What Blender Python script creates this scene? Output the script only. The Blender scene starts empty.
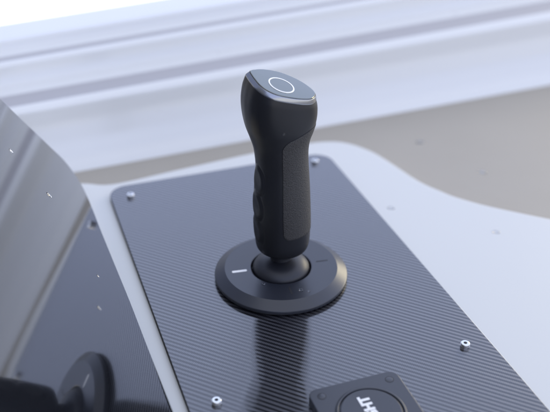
import bpy, bmesh, math, random
import numpy as np
from mathutils import Vector, Matrix
R = math.radians
random.seed(4)
S = bpy.context.scene
COL = S.collection

# ------------------------------------------------------------------ camera
F = 867.0; PITCH = R(31)                      # focal length in photo pixels (550 wide), downward pitch
CAM = np.array([-0.00465, -0.55214, 0.39502])
cd = bpy.data.cameras.new('camera'); co = bpy.data.objects.new('camera', cd); COL.objects.link(co)
cd.sensor_width = 36; cd.lens = 36 * F / 550; cd.clip_start = 0.01; cd.clip_end = 100
co.location = CAM; co.rotation_euler = (R(90) - PITCH, 0, 0)
cd.dof.use_dof = True; cd.dof.focus_distance = 0.612; cd.dof.aperture_fstop = 4.6
S.camera = co
# ------------------------------------------------------------------ studio light
w = bpy.data.worlds.new('World'); S.world = w; w.use_nodes = True
nt = w.node_tree; nt.nodes.clear()
def wn(t, **k):
    n = nt.nodes.new(t)
    for a, b in k.items(): setattr(n, a, b)
    return n
tc = wn('ShaderNodeTexCoord'); sep = wn('ShaderNodeSeparateXYZ'); nt.links.new(tc.outputs['Generated'], sep.inputs[0])
def ramp(src, lo, hi, pts):
    m = wn('ShaderNodeMapRange'); m.inputs['From Min'].default_value = lo; m.inputs['From Max'].default_value = hi
    nt.links.new(src, m.inputs['Value'])
    r = wn('ShaderNodeValToRGB'); nt.links.new(m.outputs[0], r.inputs[0])
    el = r.color_ramp.elements
    while len(el) < len(pts): el.new(0.5)
    for e, (p, c) in zip(el, pts): e.position = p; e.color = (*c, 1)
    r.color_ramp.interpolation = 'EASE'
    return r.outputs[0]
# far side of the studio is a bright sweep, the side behind the camera is dim
ry = ramp(sep.outputs['Y'], -1, 1, [(0.0, (.84, .83, .84)), (.40, (.88, .87, .88)), (.62, (.93, .92, .93)), (.80, (1.0, 1.0, 1.0)), (1.0, (1.0, 1.0, 1.0))])
rz = ramp(sep.outputs['Z'], -1, 1, [(0.0, (.9, .9, .9)), (.40, (1.05, 1.05, 1.05)), (.54, (.95, .98, 1.0)), (.64, (.60, .70, 1.04)), (.84, (.60, .70, 1.0)), (1, (.62, .66, .76))])
mx = wn('ShaderNodeMix', data_type='RGBA', blend_type='MULTIPLY'); mx.inputs['Factor'].default_value = 1
nt.links.new(ry, mx.inputs['A']); nt.links.new(rz, mx.inputs['B'])
rx = ramp(sep.outputs['X'], -1, 1, [(0.0, (.35, .35, .36)), (.26, (.35, .35, .36)), (.36, (1, 1, 1)), (1, (1, 1, 1))])
mx2 = wn('ShaderNodeMix', data_type='RGBA', blend_type='MULTIPLY'); mx2.inputs['Factor'].default_value = 1
nt.links.new(mx.outputs['Result'], mx2.inputs['A']); nt.links.new(rx, mx2.inputs['B']); mx = mx2
bg = wn('ShaderNodeBackground'); bg.inputs['Strength'].default_value = 1.76
out = wn('ShaderNodeOutputWorld'); nt.links.new(mx.outputs['Result'], bg.inputs[0]); nt.links.new(bg.outputs[0], out.inputs[0])
def area(name, loc, tgt, sx, sy, power, col):
    l = bpy.data.lights.new(name, 'AREA'); l.shape = 'RECTANGLE'; l.size = sx; l.size_y = sy; l.energy = power; l.color = col
    o = bpy.data.objects.new(name, l); COL.objects.link(o); o.location = loc
    o.rotation_euler = (Vector(tgt) - Vector(loc)).to_track_quat('-Z', 'Y').to_euler(); return o
area('right_warm_softbox', (1.35, 1.3, 0.50), (0, 0, .08), 1.0, .45, 13, (1, .86, .55))
S.view_settings.view_transform = 'Standard'; S.view_settings.look = 'None'; S.view_settings.exposure = 0; S.view_settings.gamma = 1
S.render.engine = 'CYCLES'

# ------------------------------------------------------------------ measuring helpers
fwd = np.array([0, math.cos(PITCH), -math.sin(PITCH)]); rgt = np.array([1., 0, 0]); upv = np.cross(rgt, fwd)
def ray(x, y):
    v = rgt * (x - 275) / F + upv * (206 - y) / F + fwd
    return v / np.linalg.norm(v)
def on_plane(x, y, n, d):
    n = np.array(n, float); r = ray(x, y); return CAM + r * ((d - CAM @ n) / (r @ n))
def on_z(x, y, z=0.0): return on_plane(x, y, (0, 0, 1), z)
def on_y(x, y, Y=0.0): return on_plane(x, y, (0, 1, 0), Y)

# ------------------------------------------------------------------ materials
MATS = {}
def mat(name, col, rough=.5, metal=0, ior=1.5, coat=0, coat_rough=.05, trans=0, bump=None, spec=.5, mottled=None):
    m = bpy.data.materials.new(name); m.use_nodes = True; t = m.node_tree; p = t.nodes['Principled BSDF']
    p.inputs['Base Color'].default_value = (*col, 1); p.inputs['Roughness'].default_value = rough
    p.inputs['Metallic'].default_value = metal; p.inputs['IOR'].default_value = ior
    p.inputs['Coat Weight'].default_value = coat; p.inputs['Coat Roughness'].default_value = coat_rough
    p.inputs['Transmission Weight'].default_value = trans; p.inputs['Specular IOR Level'].default_value = spec
    tcn = t.nodes.new('ShaderNodeTexCoord')
    if mottled:
        sc, c2 = mottled
        n = t.nodes.new('ShaderNodeTexNoise'); n.inputs['Scale'].default_value = sc; n.inputs['Detail'].default_value = 6
        t.links.new(tcn.outputs['Object'], n.inputs['Vector'])
        k = t.nodes.new('ShaderNodeMix'); k.data_type = 'RGBA'; k.inputs['A'].default_value = (*col, 1); k.inputs['B'].default_value = (*c2, 1)
        t.links.new(n.outputs['Fac'], k.inputs['Factor']); t.links.new(k.outputs['Result'], p.inputs['Base Color'])
    if bump:
        sc, st, dist = bump
        n = t.nodes.new('ShaderNodeTexNoise'); n.inputs['Scale'].default_value = sc; n.inputs['Detail'].default_value = 3
        t.links.new(tcn.outputs['Object'], n.inputs['Vector'])
        b = t.nodes.new('ShaderNodeBump'); b.inputs['Strength'].default_value = st; b.inputs['Distance'].default_value = dist
        t.links.new(n.outputs['Fac'], b.inputs['Height']); t.links.new(b.outputs[0], p.inputs['Normal'])
        # fine dust / rub variation in the gloss
        mr = t.nodes.new('ShaderNodeMapRange'); mr.inputs['To Min'].default_value = max(.02, rough - .06); mr.inputs['To Max'].default_value = rough + .06
        n2 = t.nodes.new('ShaderNodeTexNoise'); n2.inputs['Scale'].default_value = 35; n2.inputs['Detail'].default_value = 5
        t.links.new(tcn.outputs['Object'], n2.inputs['Vector']); t.links.new(n2.outputs['Fac'], mr.inputs['Value']); t.links.new(mr.outputs[0], p.inputs['Roughness'])
    MATS[name] = m; return m
M_gel = mat('white_gelcoat', (.66, .655, .60), .38, coat=.5, coat_rough=.12, bump=(18, .04, .002))
M_mould = mat('moulded_gelcoat', (.78, .775, .735), .30, coat=.6, coat_rough=.12, bump=(9, .05, .002))
M_tread = mat('grey_ledge_band', (.45, .435, .43), .5, bump=(900, .25, .0004))  # ledge bands of the hull moulding, a darker grey than its other faces
M_tan = mat('greige_deck', (.395, .36, .298), .6, bump=(500, .2, .0004), mottled=(14, (.425, .39, .325)))
M_body = mat('satin_black_plastic', (.012, .0125, .015), .36, bump=(2600, .12, .0001))
M_disc = mat('satin_black_anodised', (.022, .025, .034), .30, ior=1.63, bump=(2200, .08, .0001))
M_ball = mat('satin_black_ball', (.018, .019, .024), .40)
M_mod = mat('black_moulded_housing', (.022, .025, .034), .36, ior=1.66, bump=(2000, .12, .0001))
M_rub = mat('grained_rubber', (.012, .0115, .011), .62, bump=(1100, 1.0, .0006), mottled=(1300, (.085, .080, .075)))
M_capm = mat('smoked_glass_cap', (.23, .24, .215), .16, metal=1)
M_cham = mat('polished_dark_metal', (.36, .37, .39), .20, metal=1)
M_white = mat('white_print', (.97, .96, .92), .5)
M_groove = mat('dark_engraving', (.006, .006, .008), .6)
M_faint = mat('matt_engraving', (.012, .013, .017), .55)
M_edge = mat('raw_cut_carbon_edge', (.012, .012, .014), .7)
M_chrome = mat('stainless_steel', (.72, .72, .70), .16, metal=1, bump=(800, .08, .0002))
M_glass = mat('smoked_display_glass', (.010, .011, .014), .05, ior=1.80, coat=.5, coat_rough=.02)
M_bezel = mat('panel_edge_trim', (.50, .53, .62), .35)
M_water = mat('water', (1, 1, 1), .0, ior=1.33, trans=1)

def carbon():
    m = bpy.data.materials.new('carbon_twill'); m.use_nodes = True; t = m.node_tree; p = t.nodes['Principled BSDF']
    N = t.nodes.new; Lk = t.links.new
    def math_(op, a, b=None):
        n = N('ShaderNodeMath'); n.operation = op
        for i, v in enumerate((a, b)):
            if v is None: continue
            if isinstance(v, (int, float)): n.inputs[i].default_value = v
            else: Lk(v, n.inputs[i])
        return n.outputs[0]
    tcn = N('ShaderNodeTexCoord'); s = N('ShaderNodeSeparateXYZ'); Lk(tcn.outputs['Object'], s.inputs[0])
    w_ = .00085
    dn = N('ShaderNodeTexNoise'); dn.inputs['Scale'].default_value = 22; Lk(tcn.outputs['Object'], dn.inputs['Vector'])
    wob = math_('MULTIPLY', math_('SUBTRACT', dn.outputs['Fac'], .5), .5)
    u = math_('ADD', math_('DIVIDE', s.outputs['X'], w_), wob); v = math_('SUBTRACT', math_('DIVIDE', s.outputs['Y'], w_), wob)
    iu = math_('FLOOR', u); iv = math_('FLOOR', v); fu = math_('FRACT', u); fv = math_('FRACT', v)
    k = math_('FLOORED_MODULO', math_('ADD', iu, iv), 4.0) if False else None
    sm = math_('ADD', iu, iv)
    q = math_('SUBTRACT', sm, math_('MULTIPLY', math_('FLOOR', math_('DIVIDE', sm, 6.0)), 6.0))   # 0..3
    top = math_('LESS_THAN', q, 2.5)                                      # 1 where the warp tow is on top
    # rounded profile across each tow
    def hump(f): return math_('SINE', math_('MULTIPLY', f, math.pi))
    hu = hump(fu); hv = hump(fv)
    h = math_('ADD', math_('MULTIPLY', hu, top), math_('MULTIPLY', hv, math_('SUBTRACT', 1.0, top)))
    # fibre streaks
    mpA = N('ShaderNodeMapping'); mpA.inputs['Scale'].default_value = (9000, 500, 1); Lk(tcn.outputs['Object'], mpA.inputs[0])
    nA = N('ShaderNodeTexNoise'); nA.inputs['Scale'].default_value = 1; Lk(mpA.outputs[0], nA.inputs['Vector'])
    mixc = N('ShaderNodeMix'); mixc.data_type = 'RGBA'; mixc.inputs['A'].default_value = (.003, .003, .004, 1); mixc.inputs['B'].default_value = (.046, .047, .053, 1)
    Lk(math_('MULTIPLY', top, math_('ADD', .72, math_('MULTIPLY', nA.outputs['Fac'], .55))), mixc.inputs['Factor'])
    gap = N('ShaderNodeMix'); gap.data_type = 'RGBA'; gap.inputs['A'].default_value = (.006, .006, .009, 1)
    Lk(mixc.outputs['Result'], gap.inputs['B']); Lk(math_('POWER', h, 2.2), gap.inputs['Factor'])
    Lk(gap.outputs['Result'], p.inputs['Base Color'])
    p.inputs['Roughness'].default_value = .30; p.inputs['IOR'].default_value = 1.6
    Lk(math_('ADD', .06, math_('MULTIPLY', math_('MULTIPLY', top, math_('POWER', h, 1.4)), .85)), p.inputs['Specular IOR Level'])
    b = N('ShaderNodeBump'); b.inputs['Strength'].default_value = .35; b.inputs['Distance'].default_value = .0002
    Lk(h, b.inputs['Height']); Lk(b.outputs[0], p.inputs['Normal'])
    p.inputs['Coat Weight'].default_value = 1; p.inputs['Coat Roughness'].default_value = .03; p.inputs['Coat IOR'].default_value = 1.88
    cb = N('ShaderNodeBump'); cb.inputs['Strength'].default_value = .05; cb.inputs['Distance'].default_value = .0002
    Lk(h, cb.inputs['Height']); Lk(cb.outputs[0], p.inputs['Coat Normal'])
    return m
M_carb = carbon()

# ------------------------------------------------------------------ object helpers
def tag(o, label=None, cat=None, group=None, kind=None):
    if label: o['label'] = label
    if cat: o['category'] = cat
    if group: o['group'] = group
    if kind: o['kind'] = kind
    return o
def empty(name, loc=(0, 0, 0), rz=0):
    o = bpy.data.objects.new(name, None); COL.objects.link(o); o.location = loc; o.rotation_euler = (0, 0, rz); o.empty_display_size = .02; return o
def mesh_obj(name, verts, faces, m, parent=None, smooth=True, angle=35):
    me = bpy.data.meshes.new(name); me.from_pydata([tuple(map(float, v)) for v in verts], [], faces); me.update()
    bm = bmesh.new(); bm.from_mesh(me); bmesh.ops.recalc_face_normals(bm, faces=bm.faces); bm.to_mesh(me); bm.free()
    return fin(name, me, m, parent, smooth, angle)
def fin(name, me, m, parent=None, smooth=True, angle=35, wn_=True):
    me.materials.append(m)
    if smooth:
        for p in me.polygons: p.use_smooth = True
        try: me.set_sharp_from_angle(angle=R(angle))
        except Exception: pass
    o = bpy.data.objects.new(name, me); COL.objects.link(o)
    if wn_: m_ = o.modifiers.new('wn', 'WEIGHTED_NORMAL'); m_.keep_sharp = True
    if parent: o.parent = parent
    return o
def lathe(name, prof, m, parent=None, seg=128, close=True, angle=35):
    """prof: list of (r, z)"""
    vs = []; fs = []
    for r, z in prof:
        for k in range(seg): a = 2 * math.pi * k / seg; vs.append((r * math.cos(a), r * math.sin(a), z))
    n = len(prof)
    for i in range(n - 1):
        for k in range(seg):
            a, b = i * seg + k, i * seg + (k + 1) % seg; fs.append((a, b, b + seg, a + seg))
    if close:
        if prof[0][0] > 1e-6: fs.append(tuple(range(seg))[::-1])
        if prof[-1][0] > 1e-6: fs.append(tuple(range((n - 1) * seg, n * seg)))
    return mesh_obj(name, vs, fs, m, parent, True, angle)
def arc(cx, cz, r, a0, a1, n=6): return [(cx + r * math.cos(R(a0 + (a1 - a0) * i / n)), cz + r * math.sin(R(a0 + (a1 - a0) * i / n))) for i in range(n + 1)]
def rrect(u0, u1, v0, v1, r, n=10):
    pts = []
    for cx, cy, a in ((u1 - r, v1 - r, 0), (u0 + r, v1 - r, 90), (u0 + r, v0 + r, 180), (u1 - r, v0 + r, 270)):
        pts += arc(cx, cy, r, a, a + 90, n)
    return pts
def slab(name, outline, z0, z1, m, parent=None, bev=0.0005, seg=3, angle=40):
    """closed 2D outline extruded z0..z1 with a bevelled top edge"""
    bm = bmesh.new(); vs = [bm.verts.new((p[0], p[1], z0)) for p in outline]
    f = bm.faces.new(vs); r = bmesh.ops.extrude_face_region(bm, geom=[f])
    tv = [g for g in r['geom'] if isinstance(g, bmesh.types.BMVert)]
    for v in tv: v.co.z = z1
    bmesh.ops.recalc_face_normals(bm, faces=bm.faces)
    if bev:
        es = [e for e in bm.edges if all(abs(v.co.z - z1) < 1e-7 for v in e.verts)]
        bmesh.ops.bevel(bm, geom=es, offset=bev, segments=seg, profile=.5, affect='EDGES', clamp_overlap=True)
    me = bpy.data.meshes.new(name); bm.to_mesh(me); bm.free(); return fin(name, me, m, parent, True, angle)

# plate frame: u across, v along, rotated 19.3 degrees about the lever axis
PA = R(19.3); EU = np.array([math.cos(PA), math.sin(PA)]); EV = np.array([-math.sin(PA), math.cos(PA)])
def uv(p): return float(p[0] * EU[0] + p[1] * EU[1]), float(p[0] * EV[0] + p[1] * EV[1])
ZC = -.0050                                    # console surface (the plate stands 2.6 mm proud of it)

# ================================================================== SETTING
# ---- deck behind the console
ZD = -.026
tan_pts = [(-1.6, -1.2), (1.9, -1.2), (1.9, .83), (-1.6, .30)]
deck = mesh_obj('deck', [(x, y, ZD) for x, y in tan_pts], [(0, 1, 2, 3)], M_tan, None, False)
tag(deck, kind='structure')

# ---- white console top, far edge drawn as a sweeping curve
edge_px = [(30, 186), (80, 181.5), (105, 183), (130, 179), (160, 172), (200, 163), (250, 152), (285, 145.5), (309, 141.5), (325, 140), (340, 140.3), (352, 142.5), (363, 146),
           (375, 151), (387, 158), (400, 166.5), (416, 177), (428, 183.5), (441, 189), (453, 194), (466, 198), (482, 202.5), (497, 206), (518, 210.5), (540, 215), (580, 223), (640, 236)]
def smooth_open(P, n=5):
    P = [np.array(p) for p in P]; o = []
    for i in range(len(P) - 1):
        p0 = P[max(i - 1, 0)]; p1 = P[i]; p2 = P[i + 1]; p3 = P[min(i + 2, len(P) - 1)]
        for k in range(n):
            t = k / n; o.append(.5 * ((2 * p1) + (-p0 + p2) * t + (2 * p0 - 5 * p1 + 4 * p2 - p3) * t * t + (-p0 + 3 * p1 - 3 * p2 + p3) * t ** 3))
    return o + [P[-1]]
edge_w = [on_z(x, y, ZC)[:2] for x, y in edge_px]
edge_w = smooth_open(edge_w, 4)
outline = [tuple(p) for p in edge_w] + [(.62, -.42), (-.25, -.42)]
bm = bmesh.new()
vs = [bm.verts.new((p[0], p[1], ZC - .045)) for p in outline]
f = bm.faces.new(vs); r_ = bmesh.ops.extrude_face_region(bm, geom=[f])
for g in r_['geom']:
    if isinstance(g, bmesh.types.BMVert): g.co.z = ZC
bmesh.ops.recalc_face_normals(bm, faces=bm.faces)
es = [e for e in bm.edges if all(abs(v.co.z - ZC) < 1e-7 for v in e.verts)]
bmesh.ops.bevel(bm, geom=es, offset=.005, segments=5, profile=.5, affect='EDGES')
me = bpy.data.meshes.new('console_top'); bm.to_mesh(me); bm.free()
console = tag(fin('console_top', me, M_gel, None, True, 40), kind='structure')

# ---- moulded hull side: a stepped profile, both ends measured, running straight between them
# (y at photo x=0, y at photo x=550, depth behind the foot, material break)
KEYS = []
for y0, D in ((186, .000), (181, .004), (172, .013), (155, .024), (135, .031), (122, .0325), (117.5, .033), (109.5, .042),
              (97, .074), (88, .093), (82, .097), (76, .099), (70.5, .100), (67.5, .1005), (62, .108),
              (58, .124), (52.5, .134), (47, .137), (43, .138), (40.5, .142)):
    KEYS.append((y0, float(np.interp(y0, (40.5, 64, 113, 186), (-51, -30, 15, 85))), D))
A0 = on_z(0, KEYS[0][0], ZD); A1 = on_z(550, KEYS[0][1], ZD)
dirv = (A1 - A0)[:2]; dirv /= np.linalg.norm(dirv); nrm = np.array([-dirv[1], dirv[0], 0.])
base = float(A0 @ nrm)
def prof(side):
    P = []
    for y0, y1, D in KEYS:
        p = on_plane(0 if side == 0 else 550, y0 if side == 0 else y1, nrm, base + D)
        P.append(p)
    P.append(P[-1] + nrm * .05 + np.array([0, 0, .002])); P.append(P[-1] + nrm * .012 + np.array([0, 0, -.30]))
    return P
PA0, PA1 = prof(0), prof(1)
def rounded(P, fr=.42, n=5):
    o = [P[0]]
    for i in range(1, len(P) - 1):
        a, b, c = P[i - 1], P[i], P[i + 1]
        la, lc = np.linalg.norm(a - b), np.linalg.norm(c - b); r = min(la, lc) * fr; r = min(r, .006)
        p, q = b + (a - b) / la * r, b + (c - b) / lc * r
        for k in range(n + 1):
            t = k / n; o.append((1 - t) ** 2 * p + 2 * t * (1 - t) * b + t * t * q)
    return o + [P[-1]]
Q0, Q1 = rounded(PA0), rounded(PA1)
ts = [-.8 + 2.6 * i / 24 for i in range(25)]
vs = []; fs = []
for t in ts:
    for a, b in zip(Q0, Q1): vs.append(a + (b - a) * t)
n = len(Q0)
for i in range(len(ts) - 1):
    for j in range(n - 1): fs.append((i * n + j, i * n + j + 1, (i + 1) * n + j + 1, (i + 1) * n + j))
hull = mesh_obj('hull_moulding', vs, fs, M_mould, None, True, 60)
hull.data.materials.append(M_tread)
# the two flat ledges of the moulding are grey
def key_j(i): return 1 + (i - 1) * 6
for p in hull.data.polygons:
    j = p.index % (n - 1)
    if key_j(7) + 3 <= j < key_j(8) + 2 or key_j(14) + 3 <= j < key_j(15) + 2: p.material_index = 1
tag(hull, 'pale blue-white stepped hull moulding with two grey ledges, running blurred behind the console', 'moulding')

# ================================================================== CARBON PLATE
U0, U1, V0, V1 = -.1043, .1118, -.235, .1815
plate = empty('mounting_plate', (0, 0, 0), PA)
tag(plate, 'dark carbon-fibre plate with rounded corners, screwed to the white console under the joystick', 'plate')
o = slab('carbon_sheet', rrect(U0, U1, V0, V1, .017, 14), ZC, 0, M_carb, plate, bev=.0004, seg=2)
o.data.materials.append(M_edge)
for p in o.data.polygons:
    if p.normal.z < .9: p.material_index = 1
def screw(u, v, par):
    s = lathe('screw', [(.0033, 0), (.0033, .0014), (.0031, .0015), (.0031, .0017), (.0033, .0018), (.0033, .0026)] + arc(.0026, .0026, .0006, 0, 90, 4) + [(.0018, .0032)], M_chrome, par, 48)
    s.location = (u, v, 0)
    hexo = [(.0014 * math.cos(R(60 * k + 12)), .0014 * math.sin(R(60 * k + 12)), .00322) for k in range(6)]
    c = mesh_obj('hex_socket', hexo + [(x * .9, y * .9, .0026) for x, y, z in hexo], [(0, 1, 2, 3, 4, 5)] + [], M_groove, s, False)
    return s
for (px, py) in ((130.5, 194.5), (315, 160.5), (465.3, 343.5), (216.5, 400.5)):
    u, v = uv(on_z(px, py, .0025)); screw(u, v, plate)

# ================================================================== JOYSTICK
joy = empty('joystick', (0, 0, 0), 0)
tag(joy, 'black joystick lever with ring emblem on its cap, standing upright on the carbon plate', 'joystick')
H = .009
disc = lathe('base_disc', [(.0225, .0003), (.0500, .0003), (.0508, .0008), (.0514, .0022), (.0515, .0036), (.0513, .0042), (.0509, .0046), (.0440, .0088), (.0436, H)] +
             [(.0242, H), (.0236, .0088), (.0233, .0082), (.0233, .0040), (.0225, .0036), (.0225, .0005)], M_disc, joy, 192, close=False, angle=16)
# indicator marks
def bar(name, ang, r, L, W, z0, z1, m, par):
    pts = rrect(-L / 2, L / 2, -W / 2, W / 2, W * .3, 4)
    c, s_ = math.cos(ang), math.sin(ang)
    pts = [(r * c + x * c - y * s_, r * s_ + x * s_ + y * c) for x, y in pts]
    return slab(name, pts, z0, z1, m, par, bev=0)
mk = on_z(239.5, 271.2, H); ang = math.atan2(mk[1], mk[0]); rr = math.hypot(mk[0], mk[1])
tag(bar('indicator_mark', ang, rr, .0115, .0025, H - .0002, H + .00012, M_white, disc), 'white indicator mark')
for k in (1, 2, 3):
    b_ = bar('engraved_mark', ang + k * math.pi / 2, rr, .0095, .0014, H - .0002, H + .00006, M_faint, disc)
ball = lathe('ball_dome', [(.0221, .0045), (.0221, .0078)] + [(.0221 * math.cos(R(a)), .0078 + .0105 * math.sin(R(a))) for a in range(8, 72, 6)] + [(.0085, .0182), (.0080, .019), (.0080, .034)], M_ball, joy, 128, angle=60)

# grip: matched left and right outline points (bottom to top) give the rings
PAIRS = [((263.5, 246.8), (299.5, 247.7)), ((259.4, 246.0), (304.2, 246.9)), ((256.9, 244.2), (306.8, 245.0)), ((255.6, 240.5), (308.6, 241.5)), ((255, 235), (309.8, 235)), ((254.3, 222), (310.4, 221)),
         ((253.6, 207), (310.2, 206)), ((253.8, 190), (309.6, 188)), ((254.6, 176), (308.9, 174)), ((255.4, 165.5), (308.1, 160)), ((254.6, 155), (308.2, 148)), ((252.6, 144.5), (310, 138)),
         ((248.9, 135), (313, 130.5)), ((244.4, 124), (315.8, 122.5)), ((241.4, 111), (317.2, 115.5)), ((240.5, 98), (317.6, 109)), ((242.1, 85), (317.3, 103.8)), ((245.3, 75.8), (316.2, 99.5))]
BA = [1.0, 1.0, 1.0, 1.0, 1.0, 1.0, 1.0, 1.0, 1.0, 1.0, .99, .96, .91, .86, .82, .79, .77, .76]
PW = [2.0] * 9 + [2.0, 2.0, 1.98, 1.95, 1.92, 1.86, 1.74, 1.60, 1.54]
Lp = np.array([on_y(*a) for a, b in PAIRS]); Rp = np.array([on_y(*b) for a, b in PAIRS])
TAN_Y = -.085                                  # cap also tips a little to the front
K = len(PAIRS)
def cr(A, t):
    """Catmull-Rom through array A at t in 0..K-1"""
    i = min(int(t), K - 2); f_ = t - i; g = lambda j: A[max(0, min(K - 1, j))]
    p0, p1, p2, p3 = g(i - 1), g(i), g(i + 1), g(i + 2)
    return .5 * ((2 * p1) + (-p0 + p2) * f_ + (2 * p0 - 5 * p1 + 4 * p2 - p3) * f_ ** 2 + (-p0 + 3 * p1 - 3 * p2 + p3) * f_ ** 3)
BAa = np.array(BA)
# outline of the head, seen square on to the cap (x across, y to the back), unit half width
HEAD = [(-1.0, .06), (-.93, -.15), (-.845, -.32), (-.68, -.58), (-.44, -.76), (-.12, -.80), (.36, -.66), (.74, -.46), (.92, -.27), (1.0, -.02), (.93, .20), (.64, .45), (.30, .58), (-.14, .61), (-.60, .45), (-.90, .22)]
hp = []
for i in range(len(HEAD)):
    q = [np.array(HEAD[(i + k) % len(HEAD)]) for k in (-1, 0, 1, 2)]
    for k in range(8):
        t = k / 8; hp.append(.5 * ((2 * q[1]) + (-q[0] + q[2]) * t + (2 * q[0] - 5 * q[1] + 4 * q[2] - q[3]) * t * t + (-q[0] + 3 * q[1] - 3 * q[2] + q[3]) * t ** 3))
hp = np.array(hp); HA = np.arctan2(hp[:, 1], hp[:, 0]); HR = np.hypot(hp[:, 0], hp[:, 1]); o_ = np.argsort(HA); HA, HR = HA[o_], HR[o_]
HA = np.concatenate([HA - 2 * math.pi, HA, HA + 2 * math.pi]); HR = np.concatenate([HR, HR, HR])
def head_r(a): return float(np.interp(a, HA, HR))
def ring(t):
    l, r = cr(Lp, t), cr(Rp, t); return (l + r) / 2, (r - l) / 2, float(cr(BAa, t)), 2.0
def grip_base(t, th, off=0.0):
    c, ax, ba, pw = ring(t); a = np.linalg.norm(ax)
    cs, sn = math.cos(th), math.sin(th)
    tilt = TAN_Y * -1 * max(0, min(1, (t - 9) / 8))
    w_ = max(0, min(1, (t - 9.5) / 7)); w_ = w_ * w_ * (3 - 2 * w_)
    X, Y = cs, ba * sn
    if w_ > 0:
        phi = math.atan2(.72 * sn, cs); hr = head_r(phi); X = (1 - w_) * X + w_ * hr * math.cos(phi); Y = (1 - w_) * Y + w_ * hr * math.sin(phi)
    ay = np.array([0, 1, tilt]); ay = ay / np.linalg.norm(ay) * a
    L_ = math.hypot(X, Y); g = 1 + off / (a * L_)
    return c + ax * (X * g) + ay * (Y * g)
# finger ridges on the left flank; (height parameter, angle)
def t_at_px(py):
    ys = [a[1] for a, b in PAIRS]
    for i in range(K - 1):
        if ys[i] >= py >= ys[i + 1]: return i + (ys[i] - py) / (ys[i] - ys[i + 1])
    return 0
RIDGES = [(on_y(0, 174)[2], R(208)), (on_y(0, 199)[2], R(205)), (on_y(0, 223)[2], R(204))]
def sstep(x, a, b): x = max(0, min(1, (x - a) / (b - a))); return x * x * (3 - 2 * x)
def ridge_disp(p, th):
    d = 0
    for zc, thc in RIDGES:
        # oval pad, tipped so its lower end points to the right
        dx = (((th - thc + math.pi) % (2 * math.pi)) - math.pi) * .0215; dz = p[2] - zc
        ca, sa = math.cos(R(-16)), math.sin(R(-16)); x = dx * ca - dz * sa; z = dx * sa + dz * ca
        q = math.sqrt((x / .0074) ** 2 + (z / .0103) ** 2)
        rim = sstep(q, 1.3, .78)
        dish = .45 * sstep(q, .95, .15)
        d += .0009 * rim - .0016 * dish - .0002 * math.exp(-((q - 1.22) / .12) ** 2)
    return d
def grip_pt(t, th, off=0.0):
    p = grip_base(t, th, off); d = ridge_disp(p, th)
    if abs(d) > 1e-6: p = grip_base(t, th, off + d)
    return p
NT, NS = 300, 288
vs = []; fs = []
for i in range(NT + 1):
    t = (K - 1) * i / NT
    for k in range(NS): vs.append(grip_pt(t, 2 * math.pi * k / NS))
for i in range(NT):
    for k in range(NS):
        a, b = i * NS + k, i * NS + (k + 1) % NS; fs.append((a, b, b + NS, a + NS))
fs.append(tuple(range(NS)))
grip = mesh_obj('grip', vs, fs, M_body, joy, True, 50)
# collar under the grip
cb = ring(0)[0]
col_ = lathe('collar', [(.0090, -.0022), (.0125, -.0018), (.0128, .0002), (.0125, .0010)], M_ball, joy, 96); col_.location = (cb[0], cb[1], cb[2] - .0005)
# thin bright rim at the foot of the grip
vs = []; fs = []
for i, (t, off) in enumerate(((.1, .0003), (.5, .0006), (.9, .0004))):
    for k in range(NS): vs.append(grip_base(t, 2 * math.pi * k / NS, off))
for i in range(2):
    for k in range(NS):
        a, b = i * NS + k, i * NS + (k + 1) % NS; fs.append((a, b, b + NS, a + NS))
mesh_obj('foot_ring', vs, fs, M_cham, grip, True, 60)

# rubber inlay on the right flank
T_LO = t_at_px(237.5)
def t_of_z(z, th):
    lo, hi = 0., K - 1.
    for _ in range(30):
        m_ = (lo + hi) / 2
        if grip_base(m_, th)[2] < z: lo = m_
        else: hi = m_
    return (lo + hi) / 2
zlo = on_y(0, 240.5, -.020)[2]; zhiL = on_y(0, 146, -.020)[2]; zhiR = on_y(0, 123)[2]
TH0, TH1 = R(-88), R(64)
NU, NV = 150, 200
def span(s):
    """lower and upper height of the inlay at s (arc mm from its left seam)"""
    Wd = (TH1 - TH0) * .0215; x = s * Wd; rc = .0055
    def corner(xx, r_): return 0 if xx >= r_ else r_ - math.sqrt(max(0, r_ * r_ - (r_ - xx) ** 2))
    lo = zlo + max(corner(x, rc), corner(Wd - x, rc))
    # upper edge: rounds away from the seam, then sweeps up to the right
    r1 = .0065
    up = zhiL + (zhiR - zhiL) * sstep(x, -.006, .026) - corner(x, r1) * 1.0 - corner(Wd - x, rc)
    return lo, up
vs = []; fs = []
ss = [(1 - math.cos(math.pi * i / NU)) / 2 for i in range(NU + 1)]
def quad_grid(rows, cols, off=0):
    for i in range(rows - 1):
        for j in range(cols - 1): a = off + i * cols + j; fs.append((a, a + 1, a + cols + 1, a + cols))
for s in ss:
    th = TH0 + (TH1 - TH0) * s; lo, up = span(s); tl, tu = t_of_z(lo, th), t_of_z(up, th)
    for j in range(NV + 1):
        q = j / NV; e = min(q * (tu - tl) , (1 - q) * (tu - tl)) * 14; ex = min(s, 1 - s) * 130
        o_ = .00045 * min(1, math.sqrt(min(1, max(0, min(e, ex)))))  # rolled edge
        vs.append(grip_base(tl + (tu - tl) * q, th, -.0002 + o_ + .0001))
quad_grid(NU + 1, NV + 1)
inlay = mesh_obj('rubber_inlay', vs, fs, M_rub, grip, True, 60)
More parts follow.
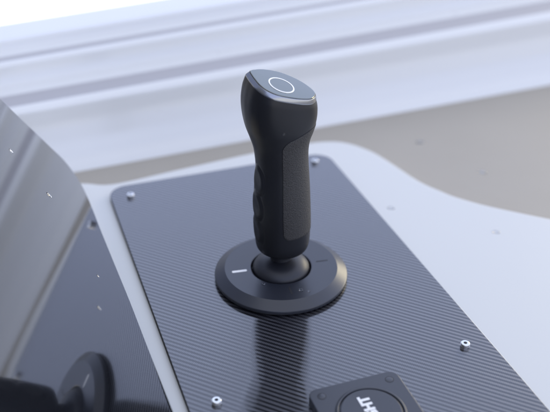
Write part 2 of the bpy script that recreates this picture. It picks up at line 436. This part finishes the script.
# seam around the inlay
def tube(name, pts, r, m, par, seg=8, closed=True):
    vs = []; fs = []; n_ = len(pts)
    for i in range(n_):
        a = pts[(i - 1) % n_] if closed or i else pts[i]; b = pts[(i + 1) % n_] if closed or i < n_ - 1 else pts[i]
        t = (b - a); t = t / (np.linalg.norm(t) + 1e-12); u = np.cross(t, (0.13, .2, 1)); u /= np.linalg.norm(u) + 1e-12; v = np.cross(t, u)
        for k in range(seg): an = 2 * math.pi * k / seg; vs.append(pts[i] + r * (u * math.cos(an) + v * math.sin(an)))
    for i in range(n_ if closed else n_ - 1):
        for k in range(seg):
            a = i * seg + k; b = i * seg + (k + 1) % seg; c_ = ((i + 1) % n_) * seg; fs.append((a, b, c_ + (k + 1) % seg, c_ + k))
    return mesh_obj(name, vs, fs, m, par)
loop = []
for s in ss: th = TH0 + (TH1 - TH0) * s; lo, up = span(s); loop.append(grip_base(t_of_z(lo, th), th, .00002))
th = TH1; lo, up = span(1); loop += [grip_base(t_of_z(lo + (up - lo) * q, th), th, .00002) for q in np.linspace(0, 1, 60)[1:-1]]
for s in ss[::-1]: th = TH0 + (TH1 - TH0) * s; lo, up = span(s); loop.append(grip_base(t_of_z(up, th), th, .00002))
th = TH0; lo, up = span(0); loop += [grip_base(t_of_z(up + (lo - up) * q, th), th, .00002) for q in np.linspace(0, 1, 60)[1:-1]]
tube('inlay_seam', loop, .00028, M_groove, grip)

# cap: polished chamfer then dark glass face
def cap_ring(scale, lift, k):
    th = 2 * math.pi * k / NS; t = K - 1.0
    c, ax, ba, pw = ring(t); e1 = ax / np.linalg.norm(ax); ay = np.array([0, 1, -TAN_Y]); nn = np.cross(e1, ay); nn /= np.linalg.norm(nn)
    p = grip_base(t, th); return c + (p - c) * scale + nn * lift
rings = [(1.0, 0), (1.0, .0004), (.994, .0009), (.950, .0029), (.930, .0033)]
vs = []; fs = []
for sc, li in rings: vs += [cap_ring(sc, li, k) for k in range(NS)]
for i in range(len(rings) - 1):
    for k in range(NS): a, b = i * NS + k, i * NS + (k + 1) % NS; fs.append((a, b, b + NS, a + NS))
cap = mesh_obj('cap_bezel', vs, fs, M_cham, joy, True, 30)
rings = [(.931, .0026), (.920, .0026), (.915, .0037), (.905, .0039), (.88, .00395)] + [(q, .0039 + .0003 * (1 - q)) for q in (.7, .5, .3, .12)]
vs = []; fs = []
for sc, li in rings: vs += [cap_ring(sc, li, k) for k in range(NS)]
for i in range(len(rings) - 1):
    for k in range(NS): a, b = i * NS + k, i * NS + (k + 1) % NS; fs.append((a, b, b + NS, a + NS))
fs.append(tuple((len(rings) - 1) * NS + k for k in range(NS)))
capf = mesh_obj('cap_face', vs, fs, M_capm, joy, True, 30)
# ring emblem
c, ax, ba, pw = ring(K - 1.0); e1 = ax / np.linalg.norm(ax); ay = np.array([0, 1, -TAN_Y]); nn = np.cross(e1, ay); nn /= np.linalg.norm(nn); e2 = np.cross(nn, e1)
cc = on_plane(281.4, 85.3, nn, float((c + nn * .0041) @ nn)); vs = []; fs = []
RO, RI = .0094, .0084
for r_, z in ((RI, 0), (RI, .0003), (RO, .0003), (RO, 0)):
    for k in range(96): a = 2 * math.pi * k / 96; vs.append(cc + nn * (z - .0001) + r_ * (e1 * math.cos(a) + e2 * math.sin(a)))
for i in range(3):
    for k in range(96): a, b = i * 96 + k, i * 96 + (k + 1) % 96; fs.append((a, b, b + 96, a + 96))
mesh_obj('ring_emblem', vs, fs, M_white, capf, True, 30)

# ================================================================== LIGHT SWITCH MODULE
u_, v_ = uv(on_z(371.5, 412.5, .0065))
mod = empty('switch_module', (u_ * EU[0] + v_ * EV[0], u_ * EU[1] + v_ * EV[1], 0), PA)
tag(mod, 'square black switch module with round button reading LIGHT, in front of the joystick', 'switch')
HS = .0315
slab('housing', rrect(-HS, HS, -HS, HS, .0065, 10), .0002, .0062, M_mod, mod, bev=.0009, seg=4)
for sx, sy in ((-1, 1), (1, 1), (-1, -1), (1, -1)):
    c_ = lathe('screw_cover', [(.0025, .0), (.0025, .00006), (.0024, .0001), (.0001, .0001)], M_mod, mod, 40); c_.location = (sx * .0238, sy * .0238, .0062)
    g_ = lathe('cover_groove', [(.0025, .0), (.0029, .0), (.0029, .00006), (.0025, .00006)], M_groove, c_, 40, close=False)
lathe('button_ring', [(.0203, .0060), (.0203, .0072), (.0208, .0078), (.0216, .0078), (.0224, .0070), (.0226, .0060)], M_mod, mod, 128, close=False, angle=60)
btn = lathe('button', [(.0196, .0060), (.0196, .0071)] + arc(.0188, .0071, .0008, 0, 90, 4) + [(.012, .0077), (.0001, .0075)], M_mod, mod, 128, angle=60)
def text_mesh(name, body, size, m, par, loc, rot, ex=.00008, off=0.0):
    cu = bpy.data.curves.new(name, 'FONT'); cu.body = body; cu.size = size; cu.align_x = 'CENTER'; cu.align_y = 'CENTER'; cu.extrude = ex; cu.offset = off; cu.space_character = 1.0
    t = bpy.data.objects.new('tmp', cu); COL.objects.link(t); bpy.context.view_layer.update()
    me = bpy.data.meshes.new_from_object(t.evaluated_get(bpy.context.evaluated_depsgraph_get())); bpy.data.objects.remove(t); me.name = name
    me.materials.clear(); o = fin(name, me, m, par, False); o.location = loc; o.rotation_euler = rot; return o
text_mesh('lettering', 'LIGHT', .0096, M_white, btn, (0, .0, .00775), (0, 0, R(90)), off=.00048)

# ================================================================== LEANING DISPLAY PANEL (mirrors the lever)
EL, AZ, DD = R(30.43), R(19.39), -.09619
NM = np.array([math.cos(AZ) * math.cos(EL), math.sin(AZ) * math.cos(EL), math.sin(EL)])
HX = np.array([math.sin(AZ), -math.cos(AZ), 0.]); HY = np.cross(NM, HX)     # along the foot of the panel, and up its slope
if HY[2] < 0: HY = -HY
ORG = NM * DD
def to2(p): q = p - ORG; return float(q @ HX), float(q @ HY)
pxs = [(-20, 79), (0, 98.5), (20, 118), (40, 137), (52, 148.5), (61, 157), (68, 165), (74, 173), (80, 182), (86, 193.5), (93, 210), (100, 228), (113, 260), (130, 301.5), (148, 348), (168, 399), (182, 434)]
pl = [to2(on_plane(x, y, NM, DD)) for x, y in pxs]
pl = [tuple(p) for p in smooth_open(pl, 4)]
d_ = (pl[-1][0] - pl[-8][0], pl[-1][1] - pl[-8][1]); pl.append((pl[-1][0] + d_[0] * 7.0, pl[-1][1] + d_[1] * 7.0))
e_ = (pl[0][0] - pl[5][0], pl[0][1] - pl[5][1]); pl.insert(0, (pl[0][0] + e_[0] * 14, pl[0][1] + e_[1] * 14))
top_y = max(p[1] for p in pl) + .03; pl.insert(0, (pl[0][0] + .0, top_y))
pl.append((pl[-1][0], top_y))
pan = empty('display_panel', (0, 0, 0))
tag(pan, 'glossy dark glass panel leaning at the left edge of the console, mirroring the joystick', 'panel')
def panel_slab(name, o2, n0, n1, m, par, bev):
    bm = bmesh.new(); vs = [bm.verts.new(ORG + HX * a + HY * b + NM * n0) for a, b in o2]
    f = bm.faces.new(vs); r = bmesh.ops.extrude_face_region(bm, geom=[f]); nv = [g for g in r['geom'] if isinstance(g, bmesh.types.BMVert)]
    for v in nv: v.co += Vector(NM * (n1 - n0))
    bmesh.ops.recalc_face_normals(bm, faces=bm.faces)
    S_ = set(nv); es = [e for e in bm.edges if e.verts[0] in S_ and e.verts[1] in S_]
    if bev: bmesh.ops.bevel(bm, geom=es, offset=bev, segments=3, profile=.5, affect='EDGES')
    me = bpy.data.meshes.new(name); bm.to_mesh(me); bm.free(); return fin(name, me, m, par, True, 40)
gl = panel_slab('glass', pl, -.003, 0, M_glass, pan, .0004)
for p in gl.data.polygons: p.use_smooth = False
cx = sum(p[0] for p in pl) / len(pl); cy = sum(p[1] for p in pl) / len(pl)
ins = [(cx + (a - cx) * .90, cy + (b - cy) * .90) for a, b in pl]
panel_slab('housing', ins, -.030, -.0031, M_gel, pan, .003)

# ================================================================== WATER DROPS
def drop(p, n, r, label, sx=1.0):
    n = Vector(n).normalized(); q = n.to_track_quat('Z', 'Y'); seg = 24; vs = []; fs = []; rows = 7
    for i in range(rows):
        a = R(90 * i / rows)
        for k in range(seg):
            b = 2 * math.pi * k / seg; wob = 1 + .10 * math.sin(2 * b + r * 9000) + .05 * math.sin(3 * b)
            vs.append((r * sx * wob * math.cos(a) * math.cos(b), r * wob * math.cos(a) * math.sin(b), r * .26 * math.sin(a)))
    vs.append((0, 0, r * .26))
    for i in range(rows - 1):
        for k in range(seg): a, b = i * seg + k, i * seg + (k + 1) % seg; fs.append((a, b, b + seg, a + seg))
    for k in range(seg): fs.append(((rows - 1) * seg + k, (rows - 1) * seg + (k + 1) % seg, rows * seg))
    fs.append(tuple(range(seg))[::-1])
    o = mesh_obj('water_drop', vs, fs, M_water, None, True, 80); o.rotation_mode = 'QUATERNION'; o.rotation_quaternion = q; o.location = Vector(p) + n * .00003
    tag(o, label, 'water drop', 'water drops scattered over the console')
Zup = (0, 0, 1)
drop(on_z(420, 142, ZD), Zup, .0042, 'blurred water drop on the beige deck, nearer the pale moulding')
drop(on_z(482, 172, ZD), Zup, .0038, 'blurred water drop on the beige deck, closer to the right edge of the photo')
drop(on_z(391, 208, ZC), Zup, .0030, 'water drop on the white console close beside the long edge of the carbon plate')
drop(on_z(496, 232, ZC), Zup, .0030, 'water drop on the wide white part of the console near the beige deck')
drop(on_z(263.5, 284, H), Zup, .0014, 'tiny water drop on the black disc by the lower left of the ball dome')
drop(on_z(301, 290, H), Zup, .0018, 'oval water drop standing on the front part of the black disc')
drop(on_z(309, 291.5, H), Zup, .0012, 'tiny water drop nearest the front right rim of the black disc')
for (x, y, s, l) in ((11, 151, .0022, 'water drop highest up the leaning glass panel'), (49, 195, .0026, 'water drop on the glass panel beside its rounded corner'),
                     (99, 308, .0020, 'lower water drop of the two on the glass panel near the console strip'), (98, 276, .0014, 'upper water drop of the two on the glass panel near the console strip')):
    drop(on_plane(x, y, NM, DD), NM, s, l, .6)
def on_grip(px, py):
    tgt = ray(px, py); best = None
    for i in range(0, 171):
        t = i / 10
        for k in range(180, 360, 2):
            p = grip_base(t, R(k)); v = p - CAM; v /= np.linalg.norm(v); e = float(np.linalg.norm(v - tgt))
            if best is None or e < best[0]: best = (e, t, R(k))
    _, t, th = best; p = grip_base(t, th)
    a = grip_base(min(t + .1, K - 1), th) - grip_base(max(t - .1, 0), th); b = grip_base(t, th + .02) - grip_base(t, th - .02)
    n_ = np.cross(b, a); return p, n_ / np.linalg.norm(n_)
p_, n_ = on_grip(283.5, 134.5); drop(p_, n_, .0012, 'tiny water drop on the front of the black grip above the rubber inlay')
